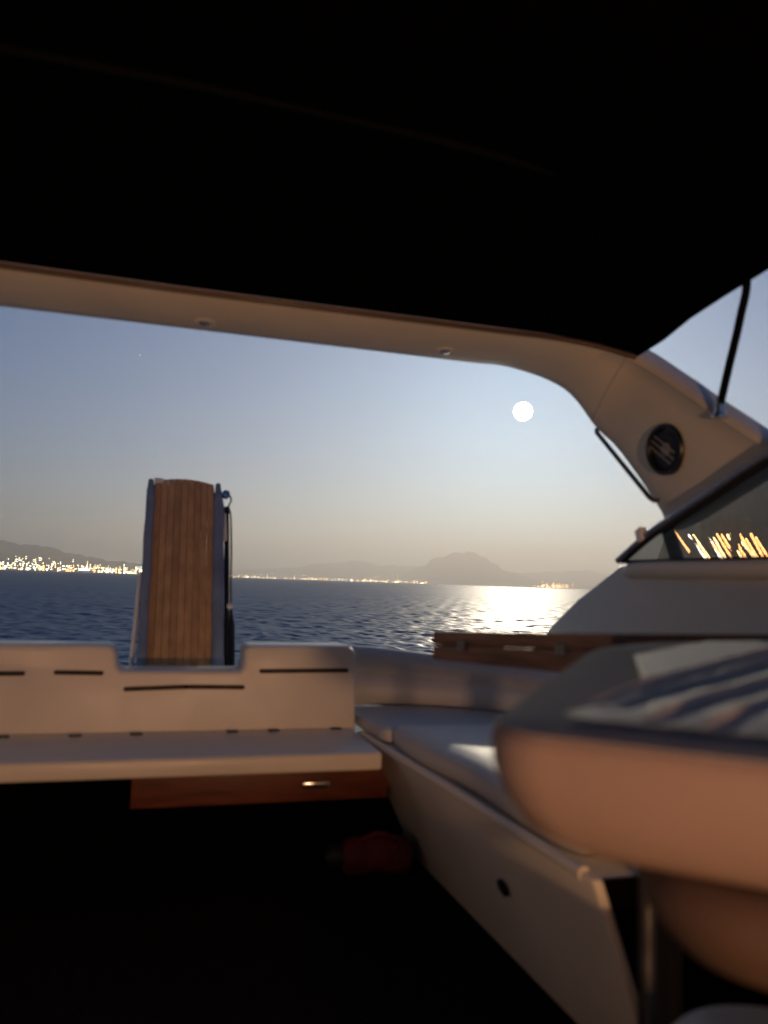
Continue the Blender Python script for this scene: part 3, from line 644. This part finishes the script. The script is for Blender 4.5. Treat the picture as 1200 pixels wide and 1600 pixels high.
from_bm('gap_filler', hexa_bm([BL+ins+Vector((.004,-.008,.006)), BR+ins+Vector((-.004,.008,.006)), BR+back*.9+Vector((-.004,.008,.006)), BL+back*.9+Vector((.004,-.008,.006)), UL+ins+Vector((.004,-.008,-.006)), UR+ins+Vector((-.004,.008,-.006)), UR+back*.9+Vector((-.004,.008,-.006)), UL+back*.9+Vector((.004,-.008,-.006))]), rubber, tb, False)  # dark filler added so no light leaks through the gap between the boards
R0, R1 = UR + Vector((0.004, -0.001, 0)), Vector((1.12, 1.07, 0.956))
dz = Vector((0, 0, -0.045)); bk2 = Vector((0.02, 0.15, -0.012))
from_bm('end_board', hexa_bm([R0+dz, R1+dz, R1+dz+bk2, R0+dz+bk2, R0, R1, R1+bk2, R0+bk2], 0.003, 2), mat('end_wood', (0.17, 0.085, 0.045), 0.55, noise=0.4, scale=9, stretch=(9, 1, 9), bump=.1), tb)
fn = (UR-UL).cross(Vector((0, 0, 1))).normalized()
if fn.dot(EYE - UL) < 0: fn = -fn
for t_ in (0.20, 0.76):
    c = wl(ML, MR, t_) + fn*0.002; tx = (UR-UL).normalized()
    hb = hexa_bm([c - tx*.011 + Vector((0, 0, -.010)), c + tx*.011 + Vector((0, 0, -.010)), c + tx*.011 + fn*.003 + Vector((0, 0, -.010)), c - tx*.011 + fn*.003 + Vector((0, 0, -.010)),
                  c - tx*.011 + Vector((0, 0, .010)), c + tx*.011 + Vector((0, 0, .010)), c + tx*.011 + fn*.003 + Vector((0, 0, .010)), c - tx*.011 + fn*.003 + Vector((0, 0, .010))], .001, 1)
    hg = from_bm('hinge', hb, dsteel, tb)
    for sx, sz in ((-1, -1), (1, -1), (-1, 1), (1, 1)):
        from_bm('screw', disc_bm(c + tx*.006*sx + Vector((0, 0, .0055*sz)) + fn*.003, fn, [(.0022, 0), (.0022, .0008), (.001, .0014), (0, .0015)], 8), chrome, hg)
from_bm('pedestal', tube_bm([(0.84, 1.16, FL), (0.84, 1.16, 0.20), (0.84, 1.16, 0.91)], [.07, .035, .035], 16), rubber, tb)

# ------------------------------------------------------------------ foreground padded slab and the sheet on it
ls = empty('padded_seat', 'thick pale padded slab with rounded corner in the right foreground', 'cushion')
c0 = Vector((0.262, 0.618, 0)); ex = Vector((0.745, -0.667, 0)); ey = Vector((0.667, 0.745, 0)); TILT = math.tan(R(4))             # the pad slopes gently down towards the viewer
def slab(name, o2, w_, l_, prof, m, rc, oy=0.0):
    pts = []
    def arc(cx, cy, a0_, ra, rb):
        for k in range(13):
            a_ = a0_ + math.pi/2*k/12; pts.append((cx + ra*math.cos(a_), cy + rb*math.sin(a_)))
    arc(rc, rc, math.pi, rc, rc); arc(w_-rc, rc, 1.5*math.pi, rc, rc); arc(w_-rc, l_-rc, 0, rc, rc); arc(.20, l_-.20, .5*math.pi, .20, .20)
    cx, cy = w_/2, l_/2; rings = []
    for ins, z in prof:
        rings.append([tuple(o2 + ex*(ins + (x)*(w_-2*ins)/w_) + ey*(ins + y*(l_-2*ins)/l_) + Vector((0, 0, z + TILT*(ins + y*(l_-2*ins)/l_ + oy)))) for x, y in pts])
    return from_bm(name, loft_bm(rings), m, ls, True, 60)
slab('top_pad', c0, 0.95, 0.67, [(.13, .772), (.10, .775), (.060, .787), (.028, .808), (.010, .838), (.002, .862), (0, .884), (.002, .893), (.008, .8975), (.018, .8985), (.05, .899), (.12, .899)], padded, 0.06)
slab('top_panel', c0, 0.95, 0.67, [(.05, .897), (.006, .8965), (.0055, .8980), (.010, .8992), (.06, .9002), (.12, .9005)], mat('grey_panel_fabric', (0.42, 0.39, 0.38), 1.0, noise=0.08, scale=6, bump=0.2, bscale=150, spec=0.0), 0.058)
slab('lower_pad', c0 + ex*.12 + ey*.03, .80, .60, [(.12, .69), (.06, .695), (.025, .715), (.004, .745), (0, .765), (.01, .784)], mat('brown_fabric', (0.11, 0.065, 0.042), 0.8, noise=.1, scale=6, bump=.1, bscale=120), 0.09, 0.03)
from_bm('leg', tube_bm([(0.634, 0.905, FL), (0.634, 0.905, 0.71)], 0.011, 12), dsteel, ls)
from_bm('leg', tube_bm([(0.86, 0.42, FL), (0.86, 0.42, 0.72)], 0.011, 12), chrome, ls)
# sheet with folds
n1, n2 = 130, 220
G = np.zeros((n1, n2, 3))
for j in range(n2):
    q = -0.20 + 0.30*j/(n2-1)
    kk = min(max((q + 0.032)/0.010, 0), 1); kk = kk*kk*(3-2*kk)
    smin = (0.085 if q > -0.06 else 0.085 - 0.45*(q + 0.06)) + kk*(0.16 + 1.6*max(q+.022, 0))
    for i in range(n1):
        s = smin + (0.80 - smin)*i/(n1-1)
        lx, ly = 0.37*s - 0.929*q, 0.929*s + 0.37*q
        if ly > 0.60: ly = 0.60 + 0.04*math.tanh((ly-.60)/.04)
        z = 0.002
        wob_ = 0.0030*math.sin(11*s + 1) + 0.0014*math.sin(31*s)
        for qc, s0, amp, wn_, wf in ((-0.046, 0.10, .0066, .009, .030), (-0.091, 0.085, .0066, .009, .030), (-0.134, 0.10, .0062, .009, .028), (-0.172, 0.13, .0055, .009, .026)):
            tf = min(max((s - s0)/0.10, 0), 1); tf = tf*tf*(3-2*tf)
            d = q - qc - wob_
            z += amp*tf*(math.exp(-(d/wn_)**2) if d < 0 else max(0, 1 - d/wf)**1.1)*(1 + .2*math.sin(13*s + qc*90))
        if q > -0.030:
            z += (0.0095 - 0.085*(q + 0.022))*min((q+.030)/.006, 1)*(1 if s > smin + .005 else .2)
        z += 0.0003*math.sin(90*s + 50*q) + 0.0003*math.sin(77*q - 65*s) + 0.0002*math.sin(210*lx)*math.sin(190*ly)
        p2 = c0 + ex*lx + ey*ly
        G[i, j] = (p2.x, p2.y, 0.902 + TILT*ly + z)
t = linen.node_tree; pb = t.nodes['Principled BSDF']; mo_ = t.nodes['Material Output']
tl = t.nodes.new('ShaderNodeBsdfTranslucent'); tl.inputs[0].default_value = (0.80, 0.76, 0.68, 1)
ms = t.nodes.new('ShaderNodeMixShader'); ms.inputs[0].default_value = 0.22
t.links.new(pb.outputs[0], ms.inputs[1]); t.links.new(tl.outputs[0], ms.inputs[2]); t.links.new(ms.outputs[0], mo_.inputs['Surface'])
sh = grid_obj('sheet', G, linen)
tag(sh, 'crumpled white sheet with moonlit folds on the foreground pad', 'sheet')

# ------------------------------------------------------------------ round stool at the bottom right
stl = empty('stool', 'round pale padded stool top at the bottom right corner', 'stool')
sc_ = Vector((0.69, 0.72, -0.02))
from_bm('seat', disc_bm(sc_, (0, 0, 1), [(0.02, .435), (.12, .435), (.145, .447), (.152, .475), (.146, .508), (.128, .530), (.09, .541), (.04, .545), (0, .546)], 40), vinyl, stl)
from_bm('stem', disc_bm(sc_, (0, 0, 1), [(.03, FL), (.03, .436)], 16), chrome, stl)
from_bm('foot', disc_bm(sc_, (0, 0, 1), [(.16, FL), (.16, FL+.01), (.05, FL+.03), (.031, FL+.035)], 24), chrome, stl)

# ------------------------------------------------------------------ night haze over the bay
hz = from_bm('haze', box_bm((-14000, -14000, -8), (14000, 14000, 620)), None, None, False)
hm = bpy.data.materials.new('haze_air'); hm.use_nodes = True
t = hm.node_tree; t.nodes.clear()
pv = t.nodes.new('ShaderNodeVolumePrincipled'); ou = t.nodes.new('ShaderNodeOutputMaterial')
pv.inputs['Color'].default_value = (0.92, 0.89, 0.85, 1); pv.inputs['Density'].default_value = 2.6e-4; pv.inputs['Anisotropy'].default_value = 0.50
t.links.new(pv.outputs[0], ou.inputs['Volume'])
hz.data.materials.append(hm); hz.display_type = 'WIRE'
tag(hz, kind='stuff')
